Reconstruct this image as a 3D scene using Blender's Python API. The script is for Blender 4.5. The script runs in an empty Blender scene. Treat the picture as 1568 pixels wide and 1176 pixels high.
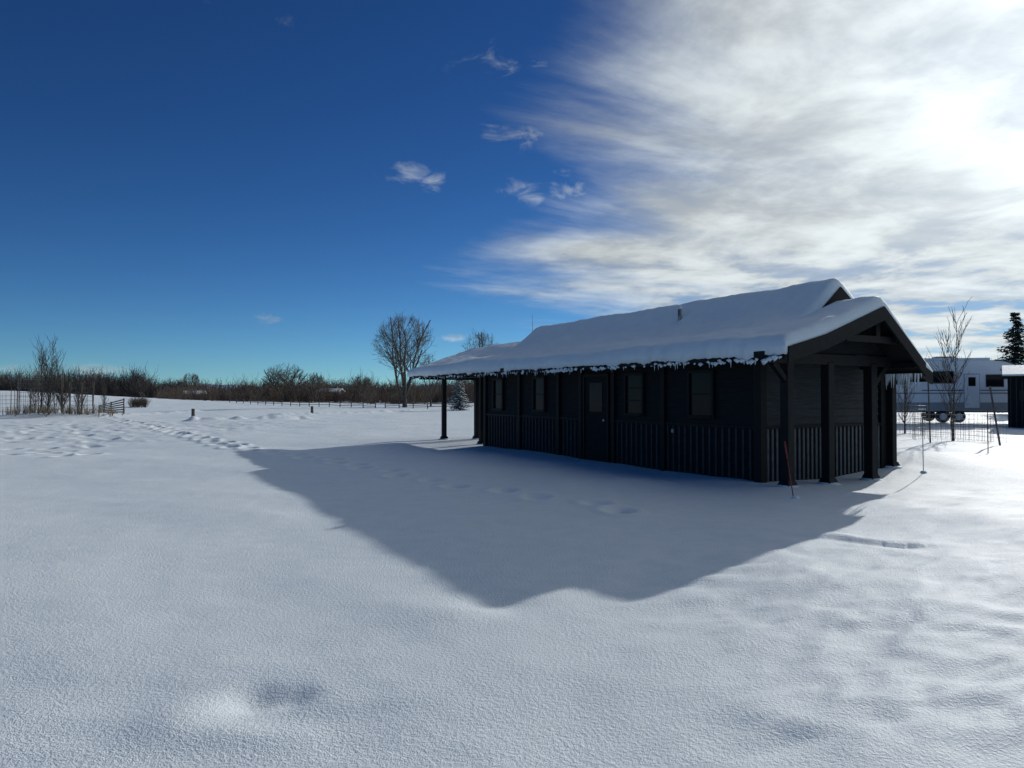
import bpy, bmesh, math, random
import numpy as np
from mathutils import Vector, Matrix, Euler, noise

random.seed(7)
rs = np.random.RandomState(11)
sc = bpy.context.scene
F = 1088.0; CH = 1.6; HY = 605.0; CX = 784.0

def gp(px, py):            # ground point seen at a photo position (level ground)
    d = F*CH/(py-HY); return ((px-CX)/F*d, d)
def wp(px, d):             # x at depth d
    return (px-CX)/F*d

# ------------------------------------------------------------------ materials
def newmat(name):
    m = bpy.data.materials.new(name); m.use_nodes = True
    nt = m.node_tree; b = nt.nodes['Principled BSDF']
    return m, nt, b
def simple(name, col, rough=0.6, var=0.25, scale=6.0, bump=0.0, metal=0.0, stretch=(1,1,1), spec=.5):
    m, nt, b = newmat(name)
    tc = nt.nodes.new('ShaderNodeTexCoord'); mp = nt.nodes.new('ShaderNodeMapping')
    mp.inputs['Scale'].default_value = stretch
    nt.links.new(tc.outputs['Object'], mp.inputs[0])
    n = nt.nodes.new('ShaderNodeTexNoise'); n.inputs['Scale'].default_value = scale; n.inputs['Detail'].default_value = 4
    nt.links.new(mp.outputs[0], n.inputs['Vector'])
    r = nt.nodes.new('ShaderNodeValToRGB')
    r.color_ramp.elements[0].position = 0.3; r.color_ramp.elements[1].position = 0.7
    r.color_ramp.elements[0].color = (*[c*(1-var) for c in col], 1)
    r.color_ramp.elements[1].color = (*[min(1, c*(1+var)) for c in col], 1)
    nt.links.new(n.outputs['Fac'], r.inputs[0]); nt.links.new(r.outputs[0], b.inputs['Base Color'])
    b.inputs['Roughness'].default_value = rough; b.inputs['Metallic'].default_value = metal
    b.inputs['Specular IOR Level'].default_value = spec
    if bump:
        bp = nt.nodes.new('ShaderNodeBump'); bp.inputs['Strength'].default_value = bump; bp.inputs['Distance'].default_value = 0.02
        nt.links.new(n.outputs['Fac'], bp.inputs['Height']); nt.links.new(bp.outputs[0], b.inputs['Normal'])
    return m

def snowmat(name, grain=1.0):
    m, nt, b = newmat(name)
    tc = nt.nodes.new('ShaderNodeTexCoord')
    def nz(scale, det=3):
        n = nt.nodes.new('ShaderNodeTexNoise'); n.inputs['Scale'].default_value = scale; n.inputs['Detail'].default_value = det
        nt.links.new(tc.outputs['Object'], n.inputs['Vector']); return n
    n1 = nz(44, 3); n2 = nz(140, 1); n3 = nz(4.0, 2)
    r = nt.nodes.new('ShaderNodeValToRGB')
    r.color_ramp.elements[0].position = 0.3; r.color_ramp.elements[1].position = 0.7
    r.color_ramp.elements[0].color = (0.74, 0.805, 0.835, 1); r.color_ramp.elements[1].color = (0.79, 0.85, 0.87, 1)
    nt.links.new(n3.outputs['Fac'], r.inputs[0]); nt.links.new(r.outputs[0], b.inputs['Base Color'])
    b.inputs['Roughness'].default_value = 0.6
    b.inputs['Specular IOR Level'].default_value = 0.08
    prev = None
    for n, s, d in ((n3, 0.35, 0.02), (n1, 0.62*grain, 0.012), (n2, 0.75*grain, 0.006)):
        bp = nt.nodes.new('ShaderNodeBump'); bp.inputs['Strength'].default_value = s; bp.inputs['Distance'].default_value = d
        nt.links.new(n.outputs['Fac'], bp.inputs['Height'])
        if prev: nt.links.new(prev.outputs[0], bp.inputs['Normal'])
        prev = bp
    nt.links.new(prev.outputs[0], b.inputs['Normal'])
    return m

M_SNOW = snowmat('snow'); M_RSNOW = snowmat('roof_snow', 0.5)
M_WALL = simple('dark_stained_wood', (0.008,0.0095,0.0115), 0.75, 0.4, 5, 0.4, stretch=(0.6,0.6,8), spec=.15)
M_SIDE = simple('charcoal_siding_shaded', (0.009,0.011,0.0135), 0.7, 0.35, 4, 0.4, stretch=(1,1,10), spec=.18)  # shaded copy of the cabin siding, front-wall shade darkened into the colour
M_SIDEG= simple('charcoal_siding_lit', (0.030,0.036,0.041), 0.7, 0.35, 4, 0.4, stretch=(1,1,10), spec=.3)  # same siding, lighter colour stands in for the light on the gable
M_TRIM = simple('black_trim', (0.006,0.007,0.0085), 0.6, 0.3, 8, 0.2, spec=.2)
M_BATT = simple('grey_batten', (0.030,0.036,0.044), 0.6, 0.3, 8, 0.2, spec=.25)
M_BATTG= simple('grey_batten_lit', (0.10,0.108,0.115), 0.6, 0.3, 8, 0.2, spec=.3)  # lit copy of the front battens, gable brightness put into the colour
M_METAL= simple('galvanised', (0.25,0.26,0.27), 0.45, 0.2, 10, 0, 0.6)
M_WIRE = simple('fence_wire', (0.16,0.16,0.16), 0.5, 0.2, 10, 0, 0.4)
M_BARK = simple('bark', (0.085,0.075,0.062), 0.9, 0.4, 5, 0.3)
M_TWIG = simple('twigs', (0.15,0.125,0.10), 0.9, 0.35, 0.5)
M_TWIG2= simple('willow_twigs', (0.13,0.095,0.07), 0.9, 0.5, 0.08)
M_DARKT= simple('dark_grove', (0.085,0.072,0.065), 0.9, 0.5, 0.05)
M_NEED = simple('needles', (0.022,0.042,0.026), 0.8, 0.5, 1.5)
M_WOOD = simple('weathered_wood', (0.10,0.085,0.07), 0.85, 0.4, 6, 0.3)
M_HOUSE= simple('brown_house', (0.13,0.07,0.045), 0.8, 0.2, 2)
M_RV   = simple('rv_white', (0.76,0.77,0.78), 0.35, 0.05, 2)
M_RVG  = simple('rv_grey', (0.30,0.31,0.33), 0.4, 0.1, 2)
M_RVD  = simple('rv_dark', (0.03,0.03,0.035), 0.4, 0.1, 2)
M_RUB  = simple('rubber', (0.02,0.02,0.02), 0.8, 0.2, 10)
M_RED  = simple('red_marker', (0.3,0.03,0.02), 0.5, 0.1, 10)
M_GRASS= simple('dry_grass', (0.32,0.25,0.15), 0.9, 0.4, 3)
M_MTN  = simple('distant_mountain', (0.52,0.58,0.68), 0.9, 0.35, 0.012)  # bluish tint paints in the distance haze, no haze in the scene
def glassmat():
    m, nt, b = newmat('window_glass'); b.inputs['Base Color'].default_value=(0.01,0.012,0.014,1)
    b.inputs['Roughness'].default_value=0.12; b.inputs['Specular IOR Level'].default_value=0.11
    n = nt.nodes.new('ShaderNodeTexNoise'); n.inputs['Scale'].default_value=1.5
    bp = nt.nodes.new('ShaderNodeBump'); bp.inputs['Strength'].default_value=0.05
    nt.links.new(n.outputs['Fac'],bp.inputs['Height']); nt.links.new(bp.outputs[0],b.inputs['Normal']); return m
M_GLASS = glassmat()
def icemat():
    m, nt, b = newmat('ice'); b.inputs['Base Color'].default_value=(0.6,0.68,0.74,1); b.inputs['Roughness'].default_value=0.15
    n = nt.nodes.new('ShaderNodeTexNoise'); n.inputs['Scale'].default_value=20
    bp = nt.nodes.new('ShaderNodeBump'); bp.inputs['Strength'].default_value=0.3
    nt.links.new(n.outputs['Fac'],bp.inputs['Height']); nt.links.new(bp.outputs[0],b.inputs['Normal']); return m
M_ICE = icemat()

# ------------------------------------------------------------------ mesh helpers
def mesh_obj(name, verts, faces, mat, parent=None, smooth=False):
    me = bpy.data.meshes.new(name); me.from_pydata([tuple(v) for v in verts], [], [tuple(f) for f in faces]); me.update()
    o = bpy.data.objects.new(name, me); sc.collection.objects.link(o)
    if mat: me.materials.append(mat)
    if parent: o.parent = parent
    if smooth: me.polygons.foreach_set('use_smooth', [True]*len(me.polygons))
    return o
def np_mesh(name, V, Fc, mat, parent=None, smooth=False, k=4):
    V = np.asarray(V, dtype=np.float32); Fc = np.asarray(Fc, dtype=np.int32)
    me = bpy.data.meshes.new(name)
    me.vertices.add(len(V)); me.vertices.foreach_set('co', V.ravel())
    me.loops.add(Fc.size); me.loops.foreach_set('vertex_index', Fc.ravel())
    me.polygons.add(len(Fc)); me.polygons.foreach_set('loop_start', np.arange(0, Fc.size, k, dtype=np.int32))
    me.polygons.foreach_set('loop_total', np.full(len(Fc), k, dtype=np.int32))
    if smooth: me.polygons.foreach_set('use_smooth', np.ones(len(Fc), dtype=bool))
    me.update(calc_edges=True); me.validate()
    o = bpy.data.objects.new(name, me); sc.collection.objects.link(o)
    me.materials.append(mat)
    if parent: o.parent = parent
    return o
def empty(name, loc=(0,0,0), rz=0):
    e = bpy.data.objects.new(name, None); e.location = loc; e.rotation_euler = (0,0,rz); e.empty_display_size=0.2
    sc.collection.objects.link(e); return e
def box(name, c, s, mat, parent=None, rot=None, bevel=0.0):
    bm = bmesh.new(); bmesh.ops.create_cube(bm, size=1.0)
    for v in bm.verts: v.co = Vector((v.co.x*s[0], v.co.y*s[1], v.co.z*s[2]))
    if bevel: bmesh.ops.bevel(bm, geom=bm.edges[:], offset=bevel, segments=1, affect='EDGES')
    if rot: bmesh.ops.rotate(bm, verts=bm.verts, cent=(0,0,0), matrix=Euler(rot).to_matrix())
    bmesh.ops.translate(bm, verts=bm.verts, vec=c)
    me = bpy.data.meshes.new(name); bm.to_mesh(me); bm.free(); me.materials.append(mat)
    o = bpy.data.objects.new(name, me); sc.collection.objects.link(o)
    if parent: o.parent = parent
    return o
def beam(name, a, b, wd, ht, mat, parent=None, bevel=0.0):
    a=Vector(a); b=Vector(b); d=b-a; L=d.length; q=d.to_track_quat('X','Z')
    o = box(name, (0,0,0), (L,wd,ht), mat, parent, None, bevel)
    m = Matrix.Translation((a+b)/2) @ q.to_matrix().to_4x4()
    o.data.transform(m); return o
def segmesh(name, segs, n, mat, parent=None, smooth=True):
    S = np.asarray(segs, dtype=np.float64)
    a=S[:,0:3]; b=S[:,3:6]; r0=S[:,6]; r1=S[:,7]
    d=b-a; L=np.linalg.norm(d,axis=1,keepdims=True)+1e-9; d=d/L
    ref=np.where(np.abs(d[:,2:3])<0.9, np.array([[0,0,1.0]]), np.array([[1.0,0,0]]))
    u=np.cross(d,ref); u/=np.linalg.norm(u,axis=1,keepdims=True); v=np.cross(d,u)
    ang=np.arange(n)*2*math.pi/n
    ca=np.cos(ang)[None,:,None]; sa=np.sin(ang)[None,:,None]
    ring=u[:,None,:]*ca+v[:,None,:]*sa
    A=a[:,None,:]+ring*r0[:,None,None]; B=b[:,None,:]+ring*r1[:,None,None]
    V=np.concatenate([A,B],axis=1).reshape(-1,3)
    base=(np.arange(len(S))*2*n)[:,None]
    i=np.arange(n)[None,:]; j=(i+1)%n
    Fc=np.stack([base+i, base+j, base+n+j, base+n+i],axis=2).reshape(-1,4)
    return np_mesh(name,V,Fc,mat,parent,smooth)
def cyl(name,a,b,r0,r1,mat,parent=None,n=12):
    a=Vector(a);b=Vector(b);d=(b-a);q=d.to_track_quat('Z','Y')
    bm=bmesh.new(); bmesh.ops.create_cone(bm,cap_ends=True,segments=n,radius1=r0,radius2=max(r1,1e-4),depth=d.length)
    bmesh.ops.transform(bm,verts=bm.verts,matrix=Matrix.Translation((a+b)/2)@q.to_matrix().to_4x4())
    me=bpy.data.meshes.new(name);bm.to_mesh(me);bm.free();me.materials.append(mat)
    me.polygons.foreach_set('use_smooth',[len(p.vertices)==4 for p in me.polygons])
    o=bpy.data.objects.new(name,me);sc.collection.objects.link(o)
    if parent:o.parent=parent
    return o
def prism(name, poly, x0, x1, mat, parent=None):   # poly in (y,z), extruded along x
    n=len(poly); V=[(x0,p[0],p[1]) for p in poly]+[(x1,p[0],p[1]) for p in poly]
    Fc=[tuple(range(n))[::-1], tuple(range(n,2*n))]+[(i,(i+1)%n,n+(i+1)%n,n+i) for i in range(n)]
    o=mesh_obj(name,V,Fc,mat,parent)
    bm=bmesh.new();bm.from_mesh(o.data);bmesh.ops.recalc_face_normals(bm,faces=bm.faces);bm.to_mesh(o.data);bm.free()
    return o

# ------------------------------------------------------------------ numpy value noise
TAB = rs.rand(256,256)
def vn(x,y):
    xi=np.floor(x).astype(int); yi=np.floor(y).astype(int); fx=x-xi; fy=y-yi
    fx=fx*fx*fx*(fx*(fx*6-15)+10); fy=fy*fy*fy*(fy*(fy*6-15)+10)
    g=lambda a,b: TAB[a&255,b&255]
    return (g(xi,yi)*(1-fx)+g(xi+1,yi)*fx)*(1-fy)+(g(xi,yi+1)*(1-fx)+g(xi+1,yi+1)*fx)*fy-0.5
def fbm(x,y,o=4):
    s=0;a=1.0
    for i in range(o):
        s=s+a*vn(x+17.3*i,y+9.1*i); x,y=x*1.62-y*1.2,x*1.2+y*1.62; a*=0.5
    return s
def G(x,y,cx,cy,sx,sy=None):
    sy=sy or sx; return np.exp(-((x-cx)/sx)**2-((y-cy)/sy)**2)
def sstep(a,b,x):
    t=np.clip((x-a)/(b-a),0,1); return t*t*(3-2*t)

# footprints
trail=[(120,634),(180,643),(225,652),(265,662),(300,670),(345,681),(388,690),(450,697),(520,708),(590,722),(650,736),(700,743),(770,750),(835,757),(900,768),(965,781),(1060,800)]
tp=[gp(*p) for p in trail]; prints=[]
side=1
for i in range(len(tp)-1):
    a=np.array(tp[i]);b=np.array(tp[i+1]);L=np.linalg.norm(b-a);n=max(1,int(L/0.75));d=(b-a)/L;nn=np.array([-d[1],d[0]])
    for k in range(n):
        side=-side; q=a+(b-a)*k/n+nn*side*0.13+rs.randn(2)*0.06
        prints.append((q[0],q[1],rs.uniform(1.0,1.5) if i<6 else rs.uniform(.2,.5)))
for k in range(60):
    py=rs.uniform(648,700); px=rs.uniform(-60,210)
    if px>190-(py-648)*2.2+60: continue
    q=gp(px,py); prints.append((q[0],q[1],0.6))
def height(x,y):
    r=np.sqrt(x*x+y*y)
    h=0.09*fbm(x/7,y/7,3)*sstep(2,12,r)+0.05*fbm(x/2.2+5,y/2.2,3)+0.35*fbm(x/45+3,y/45,2)*sstep(35,90,r)
    h+=2.5*G(x,y,-104,135,34,32)
    h+=0.25*G(x,y,9.5,16.5,2.0,1.8)+0.12*G(x,y,12,20,5,4)
    rip=sstep(0.2,2.2,x)*sstep(9.5,5.0,y)*sstep(0,1,y)
    u=x*0.9+y*0.45; v=-x*0.45+y*0.9
    h+=rip*0.065*fbm(u/0.75,v/0.30+0.4*vn(u,v),3)
    # soft scalloped wind drifts, low right
    for (px,py,s,a_) in ((1440,1015,.24,.022),(1330,1085,.22,.018),(1520,1080,.22,.02),(1230,1120,.2,.014),(1540,940,.27,.02),(1400,930,.30,.014),(1100,890,.3,.02)):
        gx,gy=gp(px,py); h+=a_*G(x,y,gx,gy+.12,s,.16)-a_*.8*G(x,y,gx-.05,gy-.10,s,.15)
    rl=sstep(6.5,2.0,y)*sstep(0.5,-1,x)
    h+=rl*0.018*fbm(x/0.5+4,y/0.35,2)
    h+=sstep(3.5,6,x)*sstep(16,9,y)*0.06*fbm(u/1.6+8,v/0.5,3)
    h+=-0.055*G(x,y,-1.36,3.80,.15,.16)-0.03*G(x,y,-1.16,3.82,.10,.14)+0.03*G(x,y,-1.66,3.55,.2,.32)+0.02*G(x,y,-1.3,3.4,.3,.12)
    h+=0.04*G(x,y,-0.62,5.25,.45,.35)-0.03*G(x,y,-0.05,5.5,.25,.25)
    a=gp(1190,818);b=gp(1480,836)
    t=np.clip(((x-a[0])*(b[0]-a[0])+(y-a[1])*(b[1]-a[1]))/((b[0]-a[0])**2+(b[1]-a[1])**2),0,1)
    dx=x-(a[0]+t*(b[0]-a[0])); dy=y-(a[1]+t*(b[1]-a[1])+0.10*np.sin(t*7)+.1*vn(x*3,y*3))
    dd=np.sqrt(dx*dx+dy*dy)*np.sign(dy)
    fade=sstep(0,.4,t)*sstep(1,.7,t)
    h+=fade*(0.026*np.exp(-((dd-0.12)/.15)**2)-0.017*np.exp(-((dd+0.08)/.11)**2))
    for (a,b,hh,wd) in ((gp(305,645),gp(460,641),.18,.7),(gp(150,640),gp(300,629),.10,.8),(gp(430,636),gp(640,627),.14,1.0)):
        t=np.clip(((x-a[0])*(b[0]-a[0])+(y-a[1])*(b[1]-a[1]))/((b[0]-a[0])**2+(b[1]-a[1])**2),0,1)
        dd=np.hypot(x-(a[0]+t*(b[0]-a[0])), y-(a[1]+t*(b[1]-a[1])))
        h+=hh*np.exp(-(dd/wd)**2)*np.clip(1.0+1.8*fbm(x/0.7,y/0.7,2),0,3)
    rg=sstep(-9,-14,x+0.0*y)*sstep(22,26,y)*sstep(50,38,y)
    h+=rg*0.07*fbm(x/0.5,y/0.5,2)
    g=gp(75,640); h+=0.35*G(x,y,g[0],g[1],4,2.5)
    for (qx,qy,s) in prints:
        if qy<8: continue
        m=(np.abs(x-qx)<.8)&(np.abs(y-qy)<.8)
        if m.any():
            xx=x[m];yy=y[m]; rr=np.hypot(xx-qx,(yy-qy)*0.7)
            h[m]+=s*(-0.15*np.exp(-(rr/.16)**2)+0.04*np.exp(-((rr-.29)/.10)**2))
    return h
def hz(x,y): return float(height(np.array([float(x)]),np.array([float(y)]))[0])

def build_ground():
    r=[0.0,0.25,0.5,0.8]
    while r[-1]<8: r.append(r[-1]*1.010)
    while r[-1]<60: r.append(r[-1]*1.0065)
    while r[-1]<200: r.append(r[-1]*1.018)
    while r[-1]<6000: r.append(r[-1]*1.08)
    r=np.array(r[1:])
    fr=np.linspace(-50,50,820); bk=np.linspace(50,310,90)[1:-1]
    az=np.radians(np.concatenate([fr,bk])); na=len(az); nr=len(r)
    R,A=np.meshgrid(r,az,indexing='ij'); X=R*np.sin(A); Y=R*np.cos(A)
    Z=height(X.ravel(),Y.ravel()).reshape(X.shape)
    V=np.stack([X,Y,Z],axis=2).reshape(-1,3)
    i=np.arange(nr-1)[:,None]; j=np.arange(na)[None,:]; j2=(j+1)%na
    Q=np.stack([i*na+j, (i+1)*na+j, (i+1)*na+j2, i*na+j2],axis=2).reshape(-1,4)[:, ::-1]
    return np_mesh('snow_ground',V,Q,M_SNOW,None,True)
build_ground()

# ------------------------------------------------------------------ cabin
Q1=(4.81,12.43); RZ=math.atan2(-0.864,0.5036)
cab=empty('log_cabin',(Q1[0],Q1[1],0),RZ)
MAIN=[(-0.69,2.61),(0.4,2.89),(1.1,3.24),(1.92,3.90),(2.7,3.36),(5.0,2.30)]
LOW=[(-0.69,2.61),(0.3,2.86),(1.92,3.43),(3.22,2.43)]
def pz(prof,s):
    return float(np.interp(s,[p[0] for p in prof],[p[1] for p in prof]))
TH=0.29
def slab(name,prof,x0,x1,off,th,mat):
    top=[(s,z-off) for s,z in prof]; bot=[(s,z-off-th) for s,z in prof][::-1]
    return prism(name,top+bot,x0,x1,mat,cab)
def roof_snow(name,prof,x0,x1,blend=False,ends=(True,True)):
    s0=prof[0][0]-0.07; s1=prof[-1][0]+0.05
    nx=int((x1-x0)/0.05)+1; ns=int((s1-s0)/0.045)+1
    T=np.zeros((nx,ns,3));B=np.zeros((nx,ns,3))
    for i in range(nx):
        x=x0+(x1-x0)*i/(nx-1)
        e=0.07*noise.noise(Vector((x*1.3,1.7,0)))+0.05*noise.noise(Vector((x*4,5.7,0)))
        for j in range(ns):
            t=j/(ns-1); s=s0+(s1-s0)*t
            s_=s+e*(1-t)**6
            z=pz(prof,min(max(s,prof[0][0]),prof[-1][0]))
            z=0.25*pz(prof,s-.15)+0.5*pz(prof,s)+0.25*pz(prof,s+.15) if prof[0][0]+.2<s<prof[-1][0]-.2 else z
            if blend:
                b=min(max((min(x-x0,x1-x))/0.9,0),1); b=b*b*(3-2*b)
                k=min(max((s-0.7)/0.4,0),1); b=b+(1-b)*k
                if s<2.2: z=pz(LOW,s)*(1-b)+z*b
            z+=0.045*noise.noise(Vector((x*0.9,s*1.1,3)))+0.022*noise.noise(Vector((x*2.7,s*2.3,7)))+0.06*noise.noise(Vector((x*0.35,s*0.8,9)))+.012*noise.noise(Vector((x*6,s*5,4)))
            de=min(s-s0,s1-s)
            if ends[0]: de=min(de,(x-x0)*1.3)
            if ends[1]: de=min(de,(x1-x)*1.3)
            rr=0.17
            if de<rr:
                q=1-de/rr; z-=(TH*0.6)*(1-math.sqrt(max(0,1-q*q)))
            zb=pz(prof,min(max(s,prof[0][0]),prof[-1][0]))-TH+0.004
            if s-s0<0.09: zb-=0.04+0.10*max(0,noise.noise(Vector((x*1.9,9,1))))+0.08*abs(noise.noise(Vector((x*6,3,1))))
            T[i,j]=(x,s_,max(z,zb+.02)); B[i,j]=(x,s_,zb)
    V=np.vstack([T.reshape(-1,3),B.reshape(-1,3)]); N=nx*ns; Fc=[]
    for i in range(nx-1):
        for j in range(ns-1):
            a=i*ns+j; Fc.append((a,a+ns,a+ns+1,a+1)); Fc.append((N+a,N+a+1,N+a+ns+1,N+a+ns))
    for i in range(nx-1):
        a=i*ns; Fc.append((a,N+a,N+a+ns,a+ns)); a=i*ns+ns-1; Fc.append((a,a+ns,N+a+ns,N+a))
    for j in range(ns-1):
        a=j; Fc.append((a,a+1,N+a+1,N+a)); a=(nx-1)*ns+j; Fc.append((a,N+a,N+a+1,a+1))
    return np_mesh(name,V,Fc,M_RSNOW,cab,True)
XM0,XM1=-11.15,-0.30
roof_snow('main_roof_snow',MAIN,XM0,XM1,True)
roof_snow('near_porch_roof_snow',LOW,-0.62,0.57,False,(False,True))
roof_snow('far_porch_roof_snow',LOW,-15.75,-10.9,False,(True,False))
slab('main_roof_deck',MAIN,XM0+.02,XM1-.02,TH,0.07,M_TRIM)
slab('near_porch_roof_deck',LOW,XM1-.015,0.55,TH+.003,0.07,M_TRIM)
slab('far_porch_roof_deck',LOW,-15.7,XM0+.015,TH+.003,0.07,M_TRIM)
def rake(prof,x,nm,h=.2):
    for k in range(len(prof)-1):
        a=prof[k];b=prof[k+1]
        prism(f'{nm}_rake_{k}',[(a[0],a[1]-TH+.075),(b[0],b[1]-TH+.075),(b[0],b[1]-TH-h+.02),(a[0],a[1]-TH-h+.02)],x,x+.045,M_TRIM,cab)
rake(LOW,0.553,'near_porch'); rake(MAIN,XM1-.017,'main'); rake(LOW,-15.748,'far_porch'); rake(MAIN,XM0-.03,'main_far')
box('front_fascia',(-7.6,-.70,2.61-TH-.05),(16.2,.035,.15),M_TRIM,cab)
box('rear_fascia',((XM0+XM1)/2,5.01,2.30-TH-.05),(10.8,.035,.15),M_TRIM,cab)
box('near_side_fascia',(.12,3.235,2.43-TH-.05),(.85,.035,.14),M_TRIM,cab)
box('far_side_fascia',(-13.4,3.235,2.43-TH-.05),(4.5,.035,.14),M_TRIM,cab)
W0,W1=-0.67,-11.3; S0,S1=.10,3.75
def top_at(s): return pz(MAIN,s)-TH-.075
poly=[(S0,-.4),(S0,top_at(S0)),(.4,top_at(.4)),(1.1,top_at(1.1)),(1.92,top_at(1.92)),(2.7,top_at(2.7)),(S1,top_at(S1)),(S1,-.4)]
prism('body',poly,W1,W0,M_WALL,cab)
def lap_front(x0,x1,z0,z1,nm,y,step=.155):
    n=int((z1-z0)/step); V=[];Fc=[]
    for i in range(n):
        za=z0+i*step; zb=za+step; b=len(V)
        V+=[(x0,y-.03,za),(x1,y-.03,za),(x1,y-.006,zb),(x0,y-.006,zb),(x0,y-.002,za),(x1,y-.002,za)]
        Fc+=[(b,b+1,b+2,b+3),(b+4,b+5,b+1,b)]
    return mesh_obj(nm,V,Fc,M_SIDE,cab)
def lap_gable(y0,y1,z0,z1,nm,x,step=.155,sgn=1):
    n=int((z1-z0)/step); V=[];Fc=[]
    for i in range(n):
        za=z0+i*step; zb=za+step; b=len(V)
        V+=[(x+sgn*.035,y0,za),(x+sgn*.035,y1,za),(x+sgn*.006,y1,zb),(x+sgn*.006,y0,zb),(x+sgn*.002,y0,za),(x+sgn*.002,y1,za)]
        Fc+=[(b,b+1,b+2,b+3),(b+4,b+5,b+1,b)]
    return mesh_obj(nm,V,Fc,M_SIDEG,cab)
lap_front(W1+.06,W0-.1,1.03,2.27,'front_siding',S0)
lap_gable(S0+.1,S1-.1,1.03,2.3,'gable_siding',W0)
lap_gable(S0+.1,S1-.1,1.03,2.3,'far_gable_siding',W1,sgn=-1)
box('front_wainscot',((W0+W1)/2,S0-.012,.3),(W0-W1-.1,.02,1.36),M_WALL,cab)
box('gable_wainscot',(W0+.012,(S0+S1)/2,.3),(.02,S1-S0-.1,1.36),M_WALL,cab)
x=W0-.2;k=0
while x>W1+.1:
    if not (-6.15<x<-4.95): box(f'front_batten_{k}',(x,S0-.034,.3),(.045,.022,1.34),M_BATT,cab,bevel=.004)
    x-=.17;k+=1
y=S0+.16;k=0
while y<S1-.1:
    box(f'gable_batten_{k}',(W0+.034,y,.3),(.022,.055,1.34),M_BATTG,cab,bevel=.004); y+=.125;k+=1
box('front_belt',((W0+W1)/2,S0-.035,1.0),(W0-W1-.05,.07,.055),M_TRIM,cab)
box('gable_belt',(W0+.035,(S0+S1)/2,1.0),(.07,S1-S0-.05,.055),M_TRIM,cab)
for i,(xx,yy) in enumerate(((W0-.0,S0),(W1,S0),(W0,S1),(W1,S1))):
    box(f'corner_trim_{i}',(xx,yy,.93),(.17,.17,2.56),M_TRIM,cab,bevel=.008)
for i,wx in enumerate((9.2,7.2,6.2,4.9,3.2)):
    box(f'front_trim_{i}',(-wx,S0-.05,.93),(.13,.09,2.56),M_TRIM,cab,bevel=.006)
def window(nm,x,z,w,h,y=S0,nh=2):
    box(nm+'_glass',(x,y-.04,z),(w,.012,h),M_GLASS,cab)
    t=.06
    box(nm+'_frame_l',(x-w/2-t/2,y-.055,z),(t,.07,h+2*t),M_TRIM,cab); box(nm+'_frame_r',(x+w/2+t/2,y-.055,z),(t,.07,h+2*t),M_TRIM,cab)
    box(nm+'_frame_t',(x,y-.057,z+h/2+t/2),(w-.002,.074,t),M_TRIM,cab); box(nm+'_frame_b',(x,y-.06,z-h/2-t/2),(w-.002,.09,t),M_TRIM,cab)
    for q in range(1,nh): box(f'{nm}_bar_{q}',(x,y-.052,z-h/2+h*q/nh),(w-.002,.018,.03),M_TRIM,cab)
window('window_a',-10.45,1.62,.5,.85); window('window_b',-8.15,1.62,.5,.85); window('window_c',-4.15,1.62,.55,.85,nh=3); window('window_d',-2.1,1.62,.6,.85)
box('door',(-5.55,S0-.05,1.0),(.9,.05,2.1),M_WALL,cab,bevel=.005)
box('door_glass',(-5.55,S0-.079,1.55),(.5,.01,.7),M_GLASS,cab)
box('door_frame_l',(-6.03,S0-.06,1.0),(.06,.09,2.2),M_TRIM,cab);box('door_frame_r',(-5.07,S0-.06,1.0),(.06,.09,2.2),M_TRIM,cab);box('door_frame_t',(-5.55,S0-.06,2.08),(.9,.088,.06),M_TRIM,cab)
cyl('door_knob',(-5.2,S0-.075,1.0),(-5.2,S0-.13,1.0),.03,.03,M_METAL,cab)
box('socket_cover',(-2.9,S0-.06,.85),(.06,.06,.09),M_METAL,cab,bevel=.01)
def post(nm,x,y,zt,base=True,w=.15):
    box(nm,(x,y,(zt-.4)/2),(w,w,zt+.4),M_TRIM,cab,bevel=.01)
    if base:
        pt_=Matrix.Rotation(RZ,2)@Vector((x,y))+Vector(Q1); z0=hz(*pt_)
        bm=bmesh.new(); bmesh.ops.create_cone(bm,cap_ends=True,segments=4,radius1=.19,radius2=.125,depth=.13)
        bmesh.ops.rotate(bm,verts=bm.verts,cent=(0,0,0),matrix=Matrix.Rotation(math.pi/4,3,'Z'))
        bmesh.ops.translate(bm,verts=bm.verts,vec=(x,y,z0+.045))
        me=bpy.data.meshes.new(nm+'_foot');bm.to_mesh(me);bm.free();me.materials.append(M_TRIM)
        o=bpy.data.objects.new(nm+'_foot',me);sc.collection.objects.link(o);o.parent=cab
        cyl(nm+'_snow_skirt',(x,y,z0-.04),(x,y,z0+.03),.27,.15,M_RSNOW,cab,14)
def lz(s): return pz(LOW,s)-TH-.08
post('porch_post_1',0,0,2.2,w=.17); post('porch_post_2',0,1.11,2.2,w=.17); post('porch_post_3',0,2.39,2.2,w=.18)
post('porch_post_4',-.55,3.95,2.3); post('porch_post_5',-2.6,4.55,2.05)
post('far_post_1',-15.0,.35,2.2); post('far_post_2',-14.8,1.56,2.2); post('far_post_3',-12.2,.4,2.2); post('far_post_4',-15.0,2.9,2.1)
box('near_header',(0,1.25,2.25),(.14,3.7,.2),M_TRIM,cab,bevel=.01)
box('far_header',(-15.0,1.25,2.25),(.14,3.7,.2),M_TRIM,cab,bevel=.01)
box('near_plate',(-.33,.02,2.265),(.5,.12,.17),M_TRIM,cab); box('near_plate_r',(-.33,3.0,2.2),(.5,.12,.17),M_TRIM,cab)
box('far_plate',(-13.2,.3,2.265),(3.4,.12,.17),M_TRIM,cab); box('far_plate_r',(-13.2,3.0,2.2),(3.4,.12,.17),M_TRIM,cab)
prism('near_gable_infill',[(.0,2.36),(1.92,lz(1.92)),(2.85,2.36)],-.03,.02,M_SIDE,cab)
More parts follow.
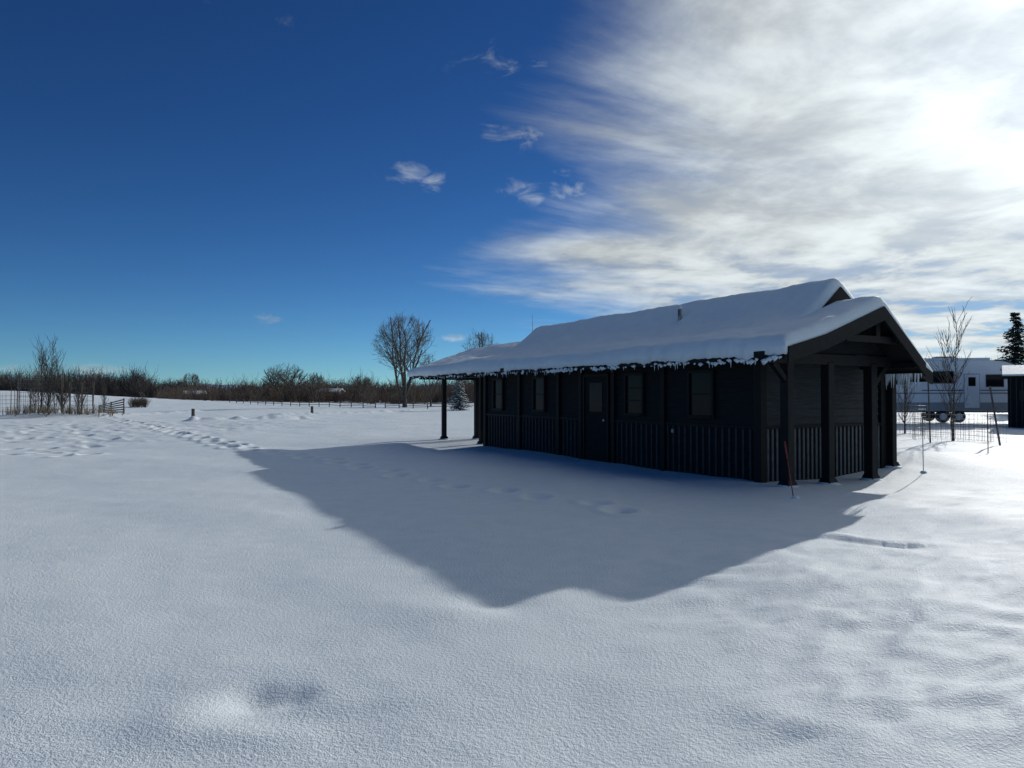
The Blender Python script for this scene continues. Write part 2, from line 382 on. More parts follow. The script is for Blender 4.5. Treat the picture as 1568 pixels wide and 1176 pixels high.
prism('far_gable_infill',[(.0,2.36),(1.92,lz(1.92)),(2.85,2.36)],-15.02,-14.97,M_SIDE,cab)
box('collar_tie',(.43,1.85,2.62),(.09,1.7,.12),M_TRIM,cab,bevel=.005)
box('king_post',(.43,1.92,2.84),(.085,.12,.33),M_TRIM,cab)
for i,s in enumerate((0.0,1.11,2.39,3.0)):
    beam(f'lookout_{i}',(-.1,s,lz(s)-.06),(.55,s,lz(s)-.06),.09,.1,M_TRIM,cab)
beam('brace_1',(.02,2.39,1.75),(.02,2.85,2.18),.1,.1,M_TRIM,cab); beam('brace_2',(0.02,0,1.8),(.02,-.4,2.16),.09,.09,M_TRIM,cab)
zz=pz(MAIN,1.2)
cyl('vent_pipe',(-3.9,1.2,zz-.1),(-3.9,1.2,zz+.26),.05,.05,M_METAL,cab); cyl('vent_snow_cap',(-3.9,1.2,zz+.262),(-3.9,1.2,zz+.33),.055,.03,M_RSNOW,cab)
cyl('antenna_mast',(-11.0,1.6,3.5),(-11.0,1.6,4.2),.008,.005,M_WIRE,cab,6)
ic=[]
for i in range(34):
    xx=random.uniform(-.25,.5); L=random.uniform(.08,.42); z=2.43-TH-.12; yy=3.25
    ic.append((xx,yy,z,xx+random.uniform(-.01,.01),yy,z-L,random.uniform(.012,.022),.002))
for i in range(70):
    xx=random.uniform(-15.5,.4); L=random.uniform(.03,.12); z=2.61-TH-.12
    ic.append((xx,-.73,z,xx,-.73,z-L,.012,.002))
segmesh('icicles',ic,6,M_ICE,cab)
V=[];Fc=[]
for i in range(170):
    xx=random.choice([random.uniform(-15.4,.5),random.gauss(random.choice([-6,-4.2,-2.2,-.9]),.35)])
    if not -15.5<xx<.52: continue
    rr=random.uniform(.015,.06)*random.uniform(.5,1); z=2.61-TH-.09-random.uniform(0,.06); b=len(V)
    for q in range(6):
        a=q*math.pi/3; V.append((xx+math.cos(a)*rr*1.8,-.745+math.sin(a)*rr*.6,z+random.uniform(-.012,.012)))
    V+=[(xx,-.745,z+rr),(xx+random.uniform(-.02,.02),-.745,z-rr*random.uniform(.8,1.6))]
    for q in range(6): Fc+=[(b+q,b+(q+1)%6,b+6),(b+(q+1)%6,b+q,b+7)]
np_mesh('eave_ice_clumps',V,Fc,M_RSNOW,cab,True,3)

# ------------------------------------------------------------------ trees
def tree_segs(seed,H,W,trunk=.18,r=.25,leaders=4,levels=5,spread=28,kid=(25,55),rmin=.02,cz=None,up=.10,dens=1.0,haze=1.0):
    rg=random.Random(seed); segs=[]; cz=cz or H*.56; hz_=H-cz
    def inside(p):
        a=hz_ if p.z>cz else cz*1.1
        return (p.x/(W/2))**2+(p.y/(W/2))**2+((p.z-cz)/a)**2<1.0+rg.uniform(-.22,.10)
    def br(p,d,L,rad,lev):
        n=(7,7,5,4,3,3)[lev]; st=L/n
        for i in range(n):
            d2=(d+Vector((rg.gauss(0,.13),rg.gauss(0,.13),rg.gauss(0,.08)+up))).normalized()
            q=p+d2*st; r1=max(rad*(.86 if lev<2 else .78),rmin)
            segs.append((*p,*q,max(rad,rmin),r1)); p=q;d=d2;rad=r1
            if not inside(p) : return
            if lev<levels and (i>0 or lev>1):
                for c in range(2 if rg.random()<dens*(1.0 if lev<3 else .55) else 1):
                    a=math.radians(rg.uniform(*kid)); ax=d.orthogonal().normalized()
                    ax.rotate(Matrix.Rotation(rg.uniform(0,2*math.pi),3,d)); nd=d.copy(); nd.rotate(Matrix.Rotation(a,3,ax))
                    br(p,nd,L*rg.uniform(.42,.62)*(1 if lev<2 else .9),rad*.55,lev+1)
    p=Vector((0,0,-.3)); th=H*trunk
    top=Vector((rg.uniform(-.1,.1),rg.uniform(-.1,.1),th)); segs.append((*p,*top,r*1.15,r*.9))
    for i in range(leaders):
        az=2*math.pi*(i+rg.uniform(-.2,.2))/leaders; a=math.radians(rg.uniform(.35,1.0)*spread)
        d=Vector((math.sin(a)*math.cos(az),math.sin(a)*math.sin(az),math.cos(a)))
        br(top,d,(H-th)*1.02,r*.62,1)
    fine=[s for s in segs if s[7]<rmin*2.2]; want=int(9000*haze)
    for k in range(want):
        s=fine[rg.randrange(len(fine))]; t=rg.random()
        p=Vector(s[0:3]).lerp(Vector(s[3:6]),t); d=(Vector(s[3:6])-Vector(s[0:3])).normalized()
        d=(d+Vector((rg.gauss(0,.5),rg.gauss(0,.5),rg.gauss(.25,.4)))).normalized()
        q=p+d*H*rg.uniform(.025,.065)
        segs.append((*p,*q,rmin*.6,rmin*.4))
    return segs
def add_tree(name,segs,loc,mat=M_BARK,split=.05):
    e=empty(name,loc)
    big=[s for s in segs if s[6]>=split]; sm=[s for s in segs if s[6]<split]
    if big: segmesh('trunk_and_limbs',big,6,M_BARK,e)
    if sm: segmesh('twigs',sm,3,mat,e,False)
    return e
d=100; x=wp(620,d); add_tree('cottonwood_tree',tree_segs(3,12.8,9.2,.10,.33,6,4,38,rmin=.014,dens=.6,haze=.42),(x,d,hz(x,d)),M_TWIG)
d=104; x=wp(660,d); add_tree('cottonwood_tree',tree_segs(8,7.6,3.8,.12,.15,3,4,26,rmin=.014,dens=.5,haze=.12),(x,d,hz(x,d)),M_TWIG)
d=112; x=wp(737,d); add_tree('cottonwood_tree',tree_segs(5,11.4,6.4,.15,.28,5,4,36,rmin=.015,dens=.6,haze=.3),(x,d,hz(x,d)),M_TWIG)
d=170; x=wp(436,d); add_tree('cottonwood_tree',tree_segs(9,9.2,10.8,.1,.36,7,4,62,rmin=.022,cz=4.0,up=.05,dens=.7,haze=.35),(x,d,0),M_TWIG)
d=210; x=wp(292,d); add_tree('cottonwood_tree',tree_segs(12,8.4,4.8,.2,.25,4,4,34,rmin=.03,dens=.5,haze=.1),(x,d,0),M_TWIG)
d=150; x=wp(553,d); add_tree('cottonwood_tree',tree_segs(14,5.8,5.0,.12,.2,4,4,44,rmin=.022,dens=.5,haze=.1),(x,d,0),M_TWIG)
d=150; x=wp(482,d); add_tree('cottonwood_tree',tree_segs(15,6.2,4.2,.12,.2,4,4,38,rmin=.022,dens=.5,haze=.1),(x,d,0),M_TWIG)
def shrub(seed,levels=3):
    rg=random.Random(seed); segs=[]
    def br(p,d,L,rad,lev):
        for i in range(3):
            d=(d+Vector((rg.gauss(0,.16),rg.gauss(0,.16),rg.gauss(.06,.1)))).normalized(); q=p+d*L/3
            segs.append((*p,*q,rad,rad*.75)); p=q; rad*=.75
            if lev<levels:
                a=math.radians(rg.uniform(20,50)); ax=d.orthogonal(); ax.rotate(Matrix.Rotation(rg.uniform(0,6.28),3,d)); nd=d.copy(); nd.rotate(Matrix.Rotation(a,3,ax)); br(p,nd,L*.6,max(rad*.7,.012),lev+1)
    for i in range(9):
        az=rg.uniform(0,6.28); a=math.radians(rg.uniform(4,48)); br(Vector((rg.uniform(-.12,.12),rg.uniform(-.12,.12),-.05)),Vector((math.sin(a)*math.cos(az),math.sin(a)*math.sin(az),math.cos(a))),rg.uniform(.6,.95)*.62,.022,1)
    return np.array(segs)
SH=[shrub(i) for i in range(5)]
def mass(name,items,mat):
    out=[]
    for (x,y,z,h,w,rf) in items:
        s=SH[random.randrange(5)].copy(); a=random.uniform(0,6.28); c,sn=math.cos(a),math.sin(a)
        for o in (0,3):
            X=s[:,o]*c-s[:,o+1]*sn; Y=s[:,o]*sn+s[:,o+1]*c
            s[:,o]=X*w+x; s[:,o+1]=Y*w+y; s[:,o+2]=s[:,o+2]*h+z
        s[:,6:]*=rf; out.append(s)
    return segmesh(name,np.vstack(out),3,mat,None,False)
it=[]
for i in range(760):
    px=random.uniform(245,770); d=random.uniform(122,190)
    if px<560: d+=25
    hh=random.uniform(2.2,5.4)*(1.0+.9*(noise.noise(Vector((px*.03,0,0)))))*d/150
    if px<400: hh*=.75
    if random.random()<.12: hh*=1.4
    it.append((wp(px,d),d,-.1,hh,hh*.85,1.4+hh*.2))
mass('willow_thicket',it,M_TWIG2)
it=[]
for i in range(600):
    px=random.uniform(-260,285); d=random.uniform(215,290)
    hh=random.uniform(7.5,12.5)*(1+.35*noise.noise(Vector((px*.025,4,0))))*(1 if px<225 else .7)*d/250
    it.append((wp(px,d),d,0,hh,hh*.75,5.0))
for i in range(280):
    px=random.uniform(250,860); d=random.uniform(230,320); hh=random.uniform(5.5,9)
    it.append((wp(px,d),d,0,hh,hh*.8,5.5))
for i in range(70):
    px=random.uniform(1360,1760); d=random.uniform(170,230); hh=random.uniform(9,14)
    it.append((wp(px,d),d,0,hh,hh*.5,6))
mass('distant_treeline',it,M_DARKT)
it=[]
for i in range(26):
    px=random.uniform(200,225); d=random.uniform(95,100); it.append((wp(px,d),d,hz(wp(px,d),d),1.6,1.2,.8))
mass('bare_shrub_clump',it,M_TWIG2)

def sapling(seed,H,W,rmin=.006,n=26):
    rg=random.Random(seed); segs=[]
    for k in range(rg.choice([1,2])+1):
        p=Vector((rg.uniform(-.12,.12)*k,rg.uniform(-.1,.1)*k,-.2)); r=.045*(1-.25*k); d=Vector((rg.uniform(-.04,.04),0,1)); hh=H*(1-.18*k); mm=14
        for i in range(mm):
            d=(d+Vector((rg.gauss(0,.025),rg.gauss(0,.025),.1))).normalized(); q=p+d*hh/mm; segs.append((*p,*q,r,r*.9)); p=q; r=max(r*.88,.006)
            if i>1:
                for c in range(3):
                    az=rg.uniform(0,6.28); a=math.radians(rg.uniform(22,42)); dd=Vector((math.sin(a)*math.cos(az),math.sin(a)*math.sin(az),math.cos(a)))
                    L=W*(1.25-.9*abs(i/mm-.4))*rg.uniform(.6,1.1); pp=p.copy(); rr=max(r*.45,rmin)
                    for j in range(4):
                        dd=(dd+Vector((rg.gauss(0,.08),rg.gauss(0,.08),.14))).normalized(); qq=pp+dd*L/4; segs.append((*pp,*qq,rr,max(rr*.8,rmin*.8))); pp=qq; rr=max(rr*.8,rmin)
                        if rg.random()<.8:
                            ax=Vector((rg.gauss(0,1),rg.gauss(0,1),.8)).normalized(); e2=(dd+ax*.6).normalized(); segs.append((*pp,*(pp+e2*L*.28),rmin,rmin*.6))
    return segs
x,y=gp(1459,675); add_tree('aspen_sapling',sapling(2,4.3,1.0,.008),(x,y,hz(x,y)),M_BARK,.02)
x,y=wp(1385,30),30; add_tree('aspen_sapling',sapling(4,2.8,.8,.008),(x,y,hz(x,y)),M_BARK,.02)
for i,(px,py,H,W) in enumerate(((62,640,4.6,1.2),(84,638,5.4,1.1),(55,636,3.2,1.4),(74,641,3.8,1.3),(96,639,2.6,1.2),(122,640,3.0,.8),(160,630,3.2,.6))):
    x,y=gp(px,py); add_tree('aspen_sapling',sapling(20+i,H,W,.011),(x,y,hz(x,y)),M_BARK,.02)
def tufts(name,cx,cy,rx,ry,n,h):
    segs=[]
    for i in range(n):
        x=cx+random.gauss(0,rx);y=cy+random.gauss(0,ry);z=hz(x,y)
        for k in range(7):
            dx,dy=random.gauss(0,.16),random.gauss(0,.1);hh=h*random.uniform(.5,1.2)
            segs.append((x,y,z-.05,x+dx,y+dy,z+hh,.012,.004))
    segmesh(name,segs,3,M_GRASS)
x,y=gp(75,640); tufts('dry_grass',x,y,2.2,.8,130,.6)
x,y=gp(150,637); tufts('dry_grass',x,y,1.0,.5,26,.4)

def conifer(name,loc,H,W,seed,snow=0.0,dens=1.0):
    rg=random.Random(seed); e=empty(name,loc)
    cyl('trunk',(0,0,-.3),(0,0,H*.97),H*.022,.01,M_BARK,e,8)
    V=[];Fc=[];SV=[];SF=[]
    z=H*.06
    while z<H:
        t=z/H; R=(W/2)*(1-t)**.8*rg.uniform(.75,1.12)+.05; nb=max(4,int((10*(1-t)+5)*dens))
        for b in range(nb):
            az=rg.uniform(0,6.283); L=R*rg.uniform(.7,1.1); drp=rg.uniform(.1,.4)
            ns=max(3,int(L/.12)) if H<5 else max(4,int(L/.22))
            for s in range(ns):
                f=(s+.6)/ns; r=L*f; zz=z-drp*r*(1-.4*f)+rg.gauss(0,.03*H/4)
                cx=math.cos(az)*r; cy=math.sin(az)*r; sz=(.10 if H<5 else .2)*rg.uniform(.7,1.4)*(1.2-.5*f)
                for q in range(3):
                    aa=az+rg.gauss(0,.8); dx,dy=math.cos(aa)*sz*1.4,math.sin(aa)*sz*1.4; tx,ty=-math.sin(aa)*sz*.5,math.cos(aa)*sz*.5
                    dz=rg.uniform(-.6,.25)*sz; bi=len(V)
                    V+=[(cx-tx,cy-ty,zz+rg.gauss(0,.3)*sz),(cx+tx,cy+ty,zz+rg.gauss(0,.3)*sz),(cx+dx,cy+dy,zz+dz)]; Fc.append((bi,bi+1,bi+2))
                if rg.random()<snow:
                    bi=len(SV); w=sz*1.0
                    k=[(w*math.cos(q*1.257+aa),w*math.sin(q*1.257+aa)) for q in range(5)]
                    SV+=[(cx+a_,cy+b_,zz+.02) for a_,b_ in k]+[(cx,cy,zz+.02+w*.6)]
                    SF+=[(bi+q,bi+(q+1)%5,bi+5) for q in range(5)]
        z+=H*.035 if H>5 else H*.045
    np_mesh('needles',V,Fc,M_NEED,e,False,3)
    if SV: np_mesh('branch_snow',SV,SF,M_RSNOW,e,True,3)
d=80; x=wp(703,d); conifer('spruce_tree',(x,d,hz(x,d)),3.9,3.4,1,.6)
d=62; x=wp(1556,d); conifer('pine_tree',(x,d,0),8.9,6.2,3,.05,1.6)
d=66; x=wp(1598,d); conifer('pine_tree',(x,d,0),7.4,5.0,5,.05,1.2)

def rail_fence(name,a,b,n,h=1.15):
    e=empty(name); P=[]
    for i in range(n+1):
        t=i/n;x=a[0]+(b[0]-a[0])*t;y=a[1]+(b[1]-a[1])*t; P.append(Vector((x,y,hz(x,y))))
    for i,p in enumerate(P): cyl(f'post_{i}',p-Vector((0,0,.3)),p+Vector((0,0,h*random.uniform(.9,1.1))),.07,.06,M_WOOD,e,7)
    for i in range(n):
        for k,z in enumerate((.3,.62)):
            cyl(f'rail_{i}_{k}',P[i]+Vector((0,0,z+random.uniform(-.05,.05))),P[i+1]+Vector((0,0,z+random.uniform(-.08,.08))),.04,.035,M_WOOD,e,6)
rail_fence('split_rail_fence',(wp(352,128),128),(wp(575,92),92),16,.85)
rail_fence('split_rail_fence',(wp(590,92),92),(wp(700,88),88),5,.85)
def wire_fence(name,pts,h,mesh=.15,posts=True,wr=.004,lean=0):
    e=empty(name); segs=[]
    for i in range(len(pts)-1):
        a=Vector((*pts[i],hz(*pts[i])));b=Vector((*pts[i+1],hz(*pts[i+1]))); L=(b-a).length
        nz_=int(h/mesh)
        for k in range(nz_+1): segs.append((*(a+Vector((0,0,k*mesh))),*(b+Vector((0,0,k*mesh))),wr,wr))
        nx=int(L/mesh)
        for k in range(nx+1):
            p=a+(b-a)*k/max(nx,1); segs.append((*p,*(p+Vector((0,0,h))),wr,wr))
    segmesh('mesh_wire',segs,3,M_WIRE,e)
    if posts:
        for i,p in enumerate(pts):
            z=hz(*p); cyl(f'stake_{i}',(p[0],p[1],z-.2),(p[0]+random.uniform(-lean,lean),p[1],z+h+.35),.028,.024,M_WOOD,e,6)
def ring(cx,cy,r,n=10): return [(cx+r*math.cos(2*math.pi*i/n),cy+r*math.sin(2*math.pi*i/n)) for i in range(n+1)]
for px,py,r,h in ((62,640,1.5,2.4),(125,640,.8,1.9),(20,637,1.3,1.7)):
    x,y=gp(px,py)
    wire_fence('wire_tree_cage',ring(x,y,r,6),h,.3,True,.007,.1)
x,y=gp(1459,675); wire_fence('wire_tree_cage',ring(x,y+.1,1.25,8),.95,.15,False,.0045)
x,y=gp(1395,664); wire_fence('wire_tree_cage',ring(x,y+.1,.6,8),1.3,.15,False,.005)
a=gp(1378,662);b=gp(1540,679); wire_fence('wire_fence',[a,(a[0]*.6+b[0]*.4,a[1]*.6+b[1]*.4),b],.7,.16,False,.0045)
for (p0,p1,r) in (((1532,685),(1516,592),.03),((1424,682),(1421,572),.025),((1512,700),(1512,628),.012)):
    x,y=gp(*p0); z=hz(x,y); zt=CH-(p1[1]-HY)/F*y
    cyl('tree_stake',(x,y,z-.2),(wp(p1[0],y),y,zt),r,r*.85,M_WOOD,None,8)
def marker(p0,p1,mat,topmat):
    x,y=gp(*p0); z=hz(x,y); e=empty('driveway_marker',(0,0,0)); zt=CH-(p1[1]-HY)/F*y; xt=wp(p1[0],y)
    A=Vector((x,y,z-.2));B=Vector((xt,y,zt)); C=A.lerp(B,.75)
    cyl('rod',A,C,.008,.008,mat,e,8); cyl('reflector',C,B,.012,.012,topmat,e,8)
    cyl('snow_collar',(x,y,z-.02),(x,y,z+.035),.08,.04,M_RSNOW,e,12)
marker((1217,763),(1201,676),M_RED,M_RED)
marker((1413,727),(1412,640),M_METAL,M_METAL)
x,y=gp(296,639); cyl('fence_post',(x,y,-.2),(x,y,.62),.13,.12,M_WOOD,None,8)
x,y=gp(478,632); cyl('fence_post',(x,y,-.2),(x,y,.6),.13,.12,M_WOOD,None,8)
g=empty('farm_gate',(0,0,0)); x0,y0=gp(152,634)
x1=wp(190,y0-3); y1=y0-3
for k in range(6):
    z=.25+.2*k; cyl(f'bar_{k}',(x0,y0,z*.55-.0),(x1,y1,z),.045,.045,M_RVD,g,7)
for t in (0,.5,1):
    cyl(f'upright_{t}',(x0+(x1-x0)*t,y0+(y1-y0)*t,-.1),(x0+(x1-x0)*t,y0+(y1-y0)*t,.75+.6*t),.05,.05,M_RVD,g,7)

def house(name,px,d,w,dp,h,rz):
    e=empty(name,(wp(px,d),d,-.1),rz)
    box('walls',(0,0,h/2),(w,dp,h),M_HOUSE,e)
    prism('roof_snow',[(-dp/2-.4,h-.1),(0,h+dp*.16),(dp/2+.4,h-.1),(dp/2+.4,h+.1),(0,h+dp*.16+.2),(-dp/2-.4,h+.1)],-w/2-.4,w/2+.4,M_RSNOW,e)
    prism('gable',[(-dp/2,h-.02),(0,h+dp*.16-.06),(dp/2,h-.02)],-w/2+.01,w/2-.01,M_HOUSE,e)
    for i in (-.3,0,.3): box(f'window_{i}',(w*i,-dp/2-.03,h*.55),(w*.1,.06,h*.3),M_GLASS,e)
    box('chimney',(w*.2,.6,h+dp*.16+.2),(.6,.6,.9),M_HOUSE,e)
house('ranch_house',298,180,4.4,4,2.0,.3); house('ranch_house',508,175,4.6,4.2,2.5,-.1)

V=[];Fc=[];n=200
for i in range(n+1):
    a=math.radians(-70+140*i/n); R=3800
    h=22+62*max(0,noise.fractal(Vector((i*.045,2.2,0)),1,2,5)+.25)
    V+=[(R*math.sin(a),R*math.cos(a),-20),(R*1.03*math.sin(a),R*1.03*math.cos(a),h)]
for i in range(n): Fc.append((2*i,2*i+2,2*i+3,2*i+1))
mesh_obj('distant_mountains',V,Fc,M_MTN,None,True)

# ------------------------------------------------------------------ travel trailer
d=41; tx=wp(1458,d); tr=empty('travel_trailer',(tx,d,.2),math.radians(-12))
L=7.6;Wd=2.45;z0=.5;z1=3.35
prof=[(-L/2,z0),(-L/2,z1-.08),(-L/2+.1,z1)]
for k in range(11):
    t=k/10; a=math.radians(90-80*t); prof.append((L/2-2.1+2.1*math.cos(a)*1.0, z0+.75+(z1-z0-.75)*math.sin(a)))
prof+=[(L/2,z0+.55),(L/2-.25,z0)]
def xprism(name,prof,y0,y1,mat,par):
    n=len(prof);V=[(p[0],y0,p[1]) for p in prof]+[(p[0],y1,p[1]) for p in prof]
    Fc=[tuple(range(n)),tuple(range(n,2*n))[::-1]]+[(i,n+i,n+(i+1)%n,(i+1)%n) for i in range(n)]
    o=mesh_obj(name,V,Fc,mat,par); bm=bmesh.new();bm.from_mesh(o.data);bmesh.ops.recalc_face_normals(bm,faces=bm.faces)
    bmesh.ops.bevel(bm,geom=[e for e in bm.edges if len(e.link_faces)==2 and e.calc_face_angle(0)>1.2],offset=.04,segments=2,affect='EDGES')
    bm.to_mesh(o.data);bm.free();return o
xprism('shell',prof,-Wd/2,Wd/2,M_RV,tr)
Y=-Wd/2
def side(nm,x,z,w,h,mat,p=.012): return box(nm,(x,Y-p/2,z),(w,p,h),mat,tr,bevel=.002)
side('lower_band',-.15,z0+.26,L-.6,.46,M_RVG); side('stripe_1',-.3,z0+1.0,L-1.2,.09,M_RVG,.01); side('stripe_2',.4,z0+1.17,L-2.8,.05,M_RVD,.01)
for i,(x,z,w,h) in enumerate(((-3.1,2.35,.6,.6),(-.9,2.4,1.0,.6),(1.7,2.2,.8,.6))):
    side(f'window_surround_{i}',x,z,w+.1,h+.1,M_RVD,.02); side(f'window_{i}',x,z,w,h,M_GLASS,.034)
side('door_surround',.55,1.62,.80,1.95,M_RVG,.016); side('door',.55,1.62,.74,1.87,M_RV,.03); side('door_window',.55,2.15,.36,.5,M_GLASS,.044)
for k in range(3,13):
    a=prof[k];b=prof[k+1]; beam(f'nose_trim_{k}',(a[0],Y-.012,a[1]),(b[0],Y-.012,b[1]),.03,.07,M_RVD,tr)
for k in range(6):
    a=math.radians(80-11*k); b=math.radians(80-11*(k+1)); rx,rz_=1.55,1.75
    beam(f'swoosh_{k}',(L/2-2.1+rx*math.cos(a),Y-.011,z0+.6+rz_*math.sin(a)),(L/2-2.1+rx*math.cos(b),Y-.011,z0+.6+rz_*math.sin(b)),.02,.12,M_RVG,tr)
for i,x in enumerate((-.9,-.1)):
    for s in (-1,1):
        cyl(f'tyre_{i}_{s}',(x,s*(Wd/2-.02),.2),(x,s*(Wd/2-.26),.2),.35,.35,M_RUB,tr,20); cyl(f'rim_{i}_{s}',(x,s*(Wd/2-.01),.2),(x,s*(Wd/2-.03),.2),.19,.19,M_RV,tr,14)
side('wheel_arch',-.5,z0+.07,1.8,.12,M_RVG,.03)
beam('frame',(-L/2,0,.46),(L/2+.2,0,.46),1.6,.08,M_RVD,tr)
beam('tongue_l',(L/2-.2,-.6,.45),(L/2+1.1,0,.4),.08,.1,M_RVD,tr); beam('tongue_r',(L/2-.2,.6,.45),(L/2+1.1,0,.4),.08,.1,M_RVD,tr)
cyl('propane_1',(L/2+.35,-.17,.5),(L/2+.35,-.17,1.0),.15,.15,M_RV,tr); cyl('propane_2',(L/2+.35,.17,.5),(L/2+.35,.17,1.0),.15,.15,M_RV,tr)
cyl('jack',(L/2+.8,0,-.2),(L/2+.8,0,.9),.035,.035,M_METAL,tr)
for i,xx in enumerate((-3.4,2.8)): cyl(f'stabiliser_{i}',(xx,Y+.2,-.3),(xx,Y+.2,.5),.03,.03,M_METAL,tr)
box('roof_air_conditioner',(-.5,0,z1+.14),(.9,.7,.26),M_RVG,tr,bevel=.05)
box('roof_snow',(-1.1,0,z1+.07),(L-2.3,Wd-.15,.14),M_RSNOW,tr,bevel=.05)
# dark shed at right
d=35; cx_,cy_=wp(1536,d),d; al=math.radians(34.5)
sh=empty('garden_shed',(cx_+1.8*math.cos(al)+1.5*math.sin(al),cy_-1.8*math.sin(al)+1.5*math.cos(al),.0),-al)
box('walls',(0,0,1.2),(3.2,3,2.7),M_WALL,sh)
for i in range(14): box(f'board_{i}',(-1.5+i*.23,-1.515,1.25),(.04,.03,2.6),M_BATT,sh)
box('door',(.3,-1.53,1.0),(1.1,.05,2.0),M_TRIM,sh); box('window',(-.9,-1.545,1.6),(.5,.05,.5),M_GLASS,sh)
prism('roof',[(-1.8,2.45),(0,2.95),(1.8,2.45),(1.8,2.53),(0,3.03),(-1.8,2.53)],-1.85,1.85,M_TRIM,sh)
prism('roof_snow',[(-1.8,2.535),(0,3.035),(1.8,2.535),(1.72,2.62),(0,3.12),(-1.72,2.62)],-1.83,1.83,M_RSNOW,sh)

# ------------------------------------------------------------------ sun, sky, camera
AZ=math.radians(37.9); EL=math.radians(20.3)
S=Vector((math.sin(AZ)*math.cos(EL),math.cos(AZ)*math.cos(EL),math.sin(EL)))
ld=bpy.data.lights.new('sun','SUN'); ld.energy=2.8; ld.angle=math.radians(.55); ld.color=(1.0,.98,.945)
lo=bpy.data.objects.new('sun',ld); sc.collection.objects.link(lo); lo.rotation_mode='QUATERNION'; lo.rotation_quaternion=S.to_track_quat('Z','Y'); lo.location=S*60

w=bpy.data.worlds.new('World'); sc.world=w; w.use_nodes=True; nt=w.node_tree; N=nt.nodes; LK=nt.links
w.cycles.sampling_method='MANUAL'; w.cycles.sample_map_resolution=512
bg=N['Background']; STR=.1; bg.inputs['Strength'].default_value=STR
def m(op,a,b=None,c=None,clamp=False):
    n=N.new('ShaderNodeMath'); n.operation=op; n.use_clamp=clamp
    for i,v in enumerate((a,b,c)):
        if v is None: continue
        if isinstance(v,(int,float)): n.inputs[i].default_value=v
        else: LK.new(v,n.inputs[i])
    return n.outputs[0]
def ss(x,a,b):
    n=N.new('ShaderNodeMapRange'); n.interpolation_type='SMOOTHSTEP'; n.inputs[1].default_value=a; n.inputs[2].default_value=b
    LK.new(x,n.inputs[0]); return n.outputs[0]
def vec(x,y,z):
    n=N.new('ShaderNodeCombineXYZ')
    for i,v in enumerate((x,y,z)):
        if isinstance(v,(int,float)): n.inputs[i].default_value=v
        else: LK.new(v,n.inputs[i])
    return n.outputs[0]
def nz(v,scale,det=6,rough=.55,dist=0.0):
    n=N.new('ShaderNodeTexNoise'); n.inputs['Scale'].default_value=scale; n.inputs['Detail'].default_value=det; n.inputs['Roughness'].default_value=rough; n.inputs['Distortion'].default_value=dist
    LK.new(v,n.inputs['Vector']); return n.outputs['Fac']
def mix(f,a,b,bt='MIX'):
    n=N.new('ShaderNodeMix'); n.data_type='RGBA'; n.clamp_factor=True; n.blend_type=bt
    if isinstance(f,(int,float)): n.inputs[0].default_value=f
    else: LK.new(f,n.inputs[0])
    for i,v in ((6,a),(7,b)):
        if isinstance(v,tuple): n.inputs[i].default_value=(*v,1)
        else: LK.new(v,n.inputs[i])
    return n.outputs[2]
sky=N.new('ShaderNodeTexSky'); sky.sky_type='NISHITA'; sky.sun_disc=False; sky.sun_elevation=EL; sky.sun_rotation=AZ
sky.air_density=1.0; sky.dust_density=.3; sky.ozone_density=3; sky.altitude=2000
tc=N.new('ShaderNodeTexCoord'); sp=N.new('ShaderNodeSeparateXYZ'); LK.new(tc.outputs['Generated'],sp.inputs[0])
dx,dy,dz=sp.outputs
azd=m('MULTIPLY',m('ARCTAN2',dx,dy),57.2958); eld=m('MULTIPLY',m('ARCSINE',dz),57.2958)
zc=m('ADD',m('MAXIMUM',dz,0.0),.10)
u=m('DIVIDE',dx,zc); v=m('DIVIDE',dy,zc)
ca,sa=math.cos(math.radians(25)),math.sin(math.radians(25))
ur=m('ADD',m('MULTIPLY',u,ca),m('MULTIPLY',v,sa)); vr=m('SUBTRACT',m('MULTIPLY',v,ca),m('MULTIPLY',u,sa))
P1=vec(m('MULTIPLY',ur,.5),m('MULTIPLY',vr,1.4),0.0)
P2=vec(m('MULTIPLY',u,.8),m('MULTIPLY',v,.8),3.0)
nA=nz(P1,1.1,7,.6,.35); nB=nz(P2,2.6,7,.58,.2); nC=nz(P2,.7,3,.5,.4)
tongue=m('EXPONENT',m('MULTIPLY',m('POWER',m('DIVIDE',m('SUBTRACT',eld,10.8),2.6),2.0),-1.0))
edge=m('SUBTRACT',10.0,m('MULTIPLY',tongue,8.0))
q=m('ADD',m('SUBTRACT',azd,edge),m('MULTIPLY',m('SUBTRACT',nA,.5),32.0))
cover=ss(q,-10.0,8.0)
cover=m('MULTIPLY',cover,ss(azd,150.0,100.0))
inner=m('ADD',.80,m('MULTIPLY',ss(m('ADD',m('MULTIPLY',nA,.5),m('MULTIPLY',nB,.5)),.38,.56),.20))
lowgap=m('MULTIPLY',ss(eld,13.0,4.0),ss(nB,.50,.40))
dens=m('MULTIPLY',cover,m('MULTIPLY',inner,m('SUBTRACT',1.0,m('MULTIPLY',lowgap,.6))))
nS=nz(vec(m('MULTIPLY',azd,.16),m('MULTIPLY',eld,.34),1.0),2.0,6,.58,.6)
small=None
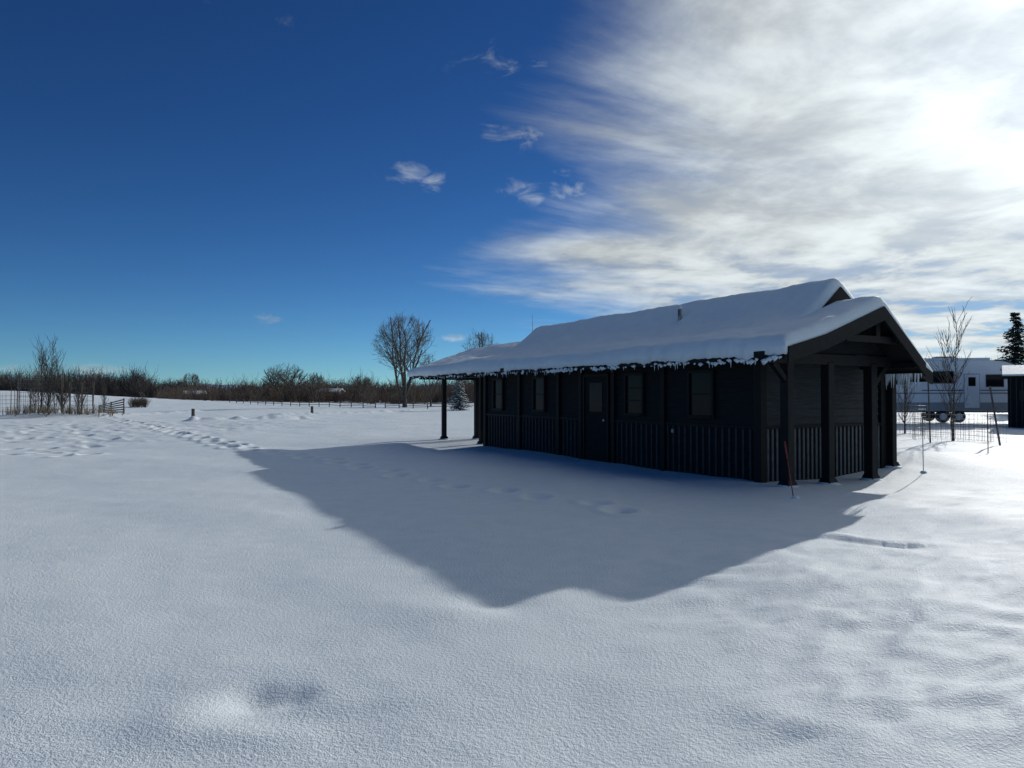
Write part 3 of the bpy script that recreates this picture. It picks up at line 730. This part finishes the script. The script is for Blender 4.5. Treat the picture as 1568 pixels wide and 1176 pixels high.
for (px,py,sx,sy,st) in ((628,264,1.5,.8,.95),(662,277,1.2,.6,.9),(782,203,2.6,.8,.78),(806,292,1.8,.9,.78),(872,291,1.5,.7,1.0),(790,92,4.0,1.1,.58),(410,490,.8,.6,.75),(690,518,2.2,.25,.8),(858,262,1.6,.5,.5),(400,10,5,1.5,.3),(30,568,6,.5,.8)):
    a0=math.degrees(math.atan((px-CX)/F)); e0=math.degrees(math.atan((HY-py)/F*math.cos(math.radians(a0))))
    g=m('EXPONENT',m('MULTIPLY',m('ADD',m('POWER',m('DIVIDE',m('SUBTRACT',azd,a0),sx*1.4),2.0),m('POWER',m('DIVIDE',m('SUBTRACT',eld,e0),sy*1.4),2.0)),-1.0))
    g=m('MULTIPLY',g,st); small=g if small is None else m('MAXIMUM',small,g)
smallc=m('MULTIPLY',ss(m('ADD',m('MULTIPLY',small,.72),m('MULTIPLY',m('SUBTRACT',nS,.5),2.2)),.28,1.1),.62)
smallc=m('MULTIPLY',smallc,ss(small,.05,.55))
dens=m('MAXIMUM',dens,smallc)
sd=N.new('ShaderNodeVectorMath'); sd.operation='DOT_PRODUCT'; LK.new(tc.outputs['Generated'],sd.inputs[0]); sd.inputs[1].default_value=S
sdot=m('MAXIMUM',sd.outputs['Value'],0.0)
glow=m('ADD',m('MULTIPLY',m('POWER',sdot,50.0),.42),m('MULTIPLY',m('POWER',sdot,7.0),.17))
tex=m('ADD',.40,m('MULTIPLY',ss(m('ADD',m('MULTIPLY',nB,.65),m('MULTIPLY',nC,.35)),.40,.62),.32))
br=m('MULTIPLY',m('ADD',tex,glow),1.0/STR)
cc=N.new('ShaderNodeVectorMath'); cc.operation='SCALE'; cc.inputs[0].default_value=(.91,.99,1.02); LK.new(br,cc.inputs['Scale'])
skc=mix(1.0,sky.outputs[0],(.19,.44,.72),'MULTIPLY')
hzn=m('EXPONENT',m('MULTIPLY',m('MAXIMUM',eld,0.0),-.12))
skc=mix(1.0,skc,mix(hzn,(.66,.69,.76),(2.1,1.6,1.25)),'MULTIPLY')
col=mix(dens,skc,cc.outputs[0])
LK.new(col,bg.inputs['Color'])

cam=bpy.data.cameras.new('camera'); co=bpy.data.objects.new('camera',cam); sc.collection.objects.link(co); sc.camera=co
cam.sensor_width=36; cam.lens=F/1568*36; cam.clip_start=.05; cam.clip_end=20000
co.location=(0,0,CH); co.rotation_euler=(math.radians(90)+math.atan(17/F),0,0)
sc.view_settings.view_transform='Standard'; sc.view_settings.look='None'; sc.view_settings.exposure=0
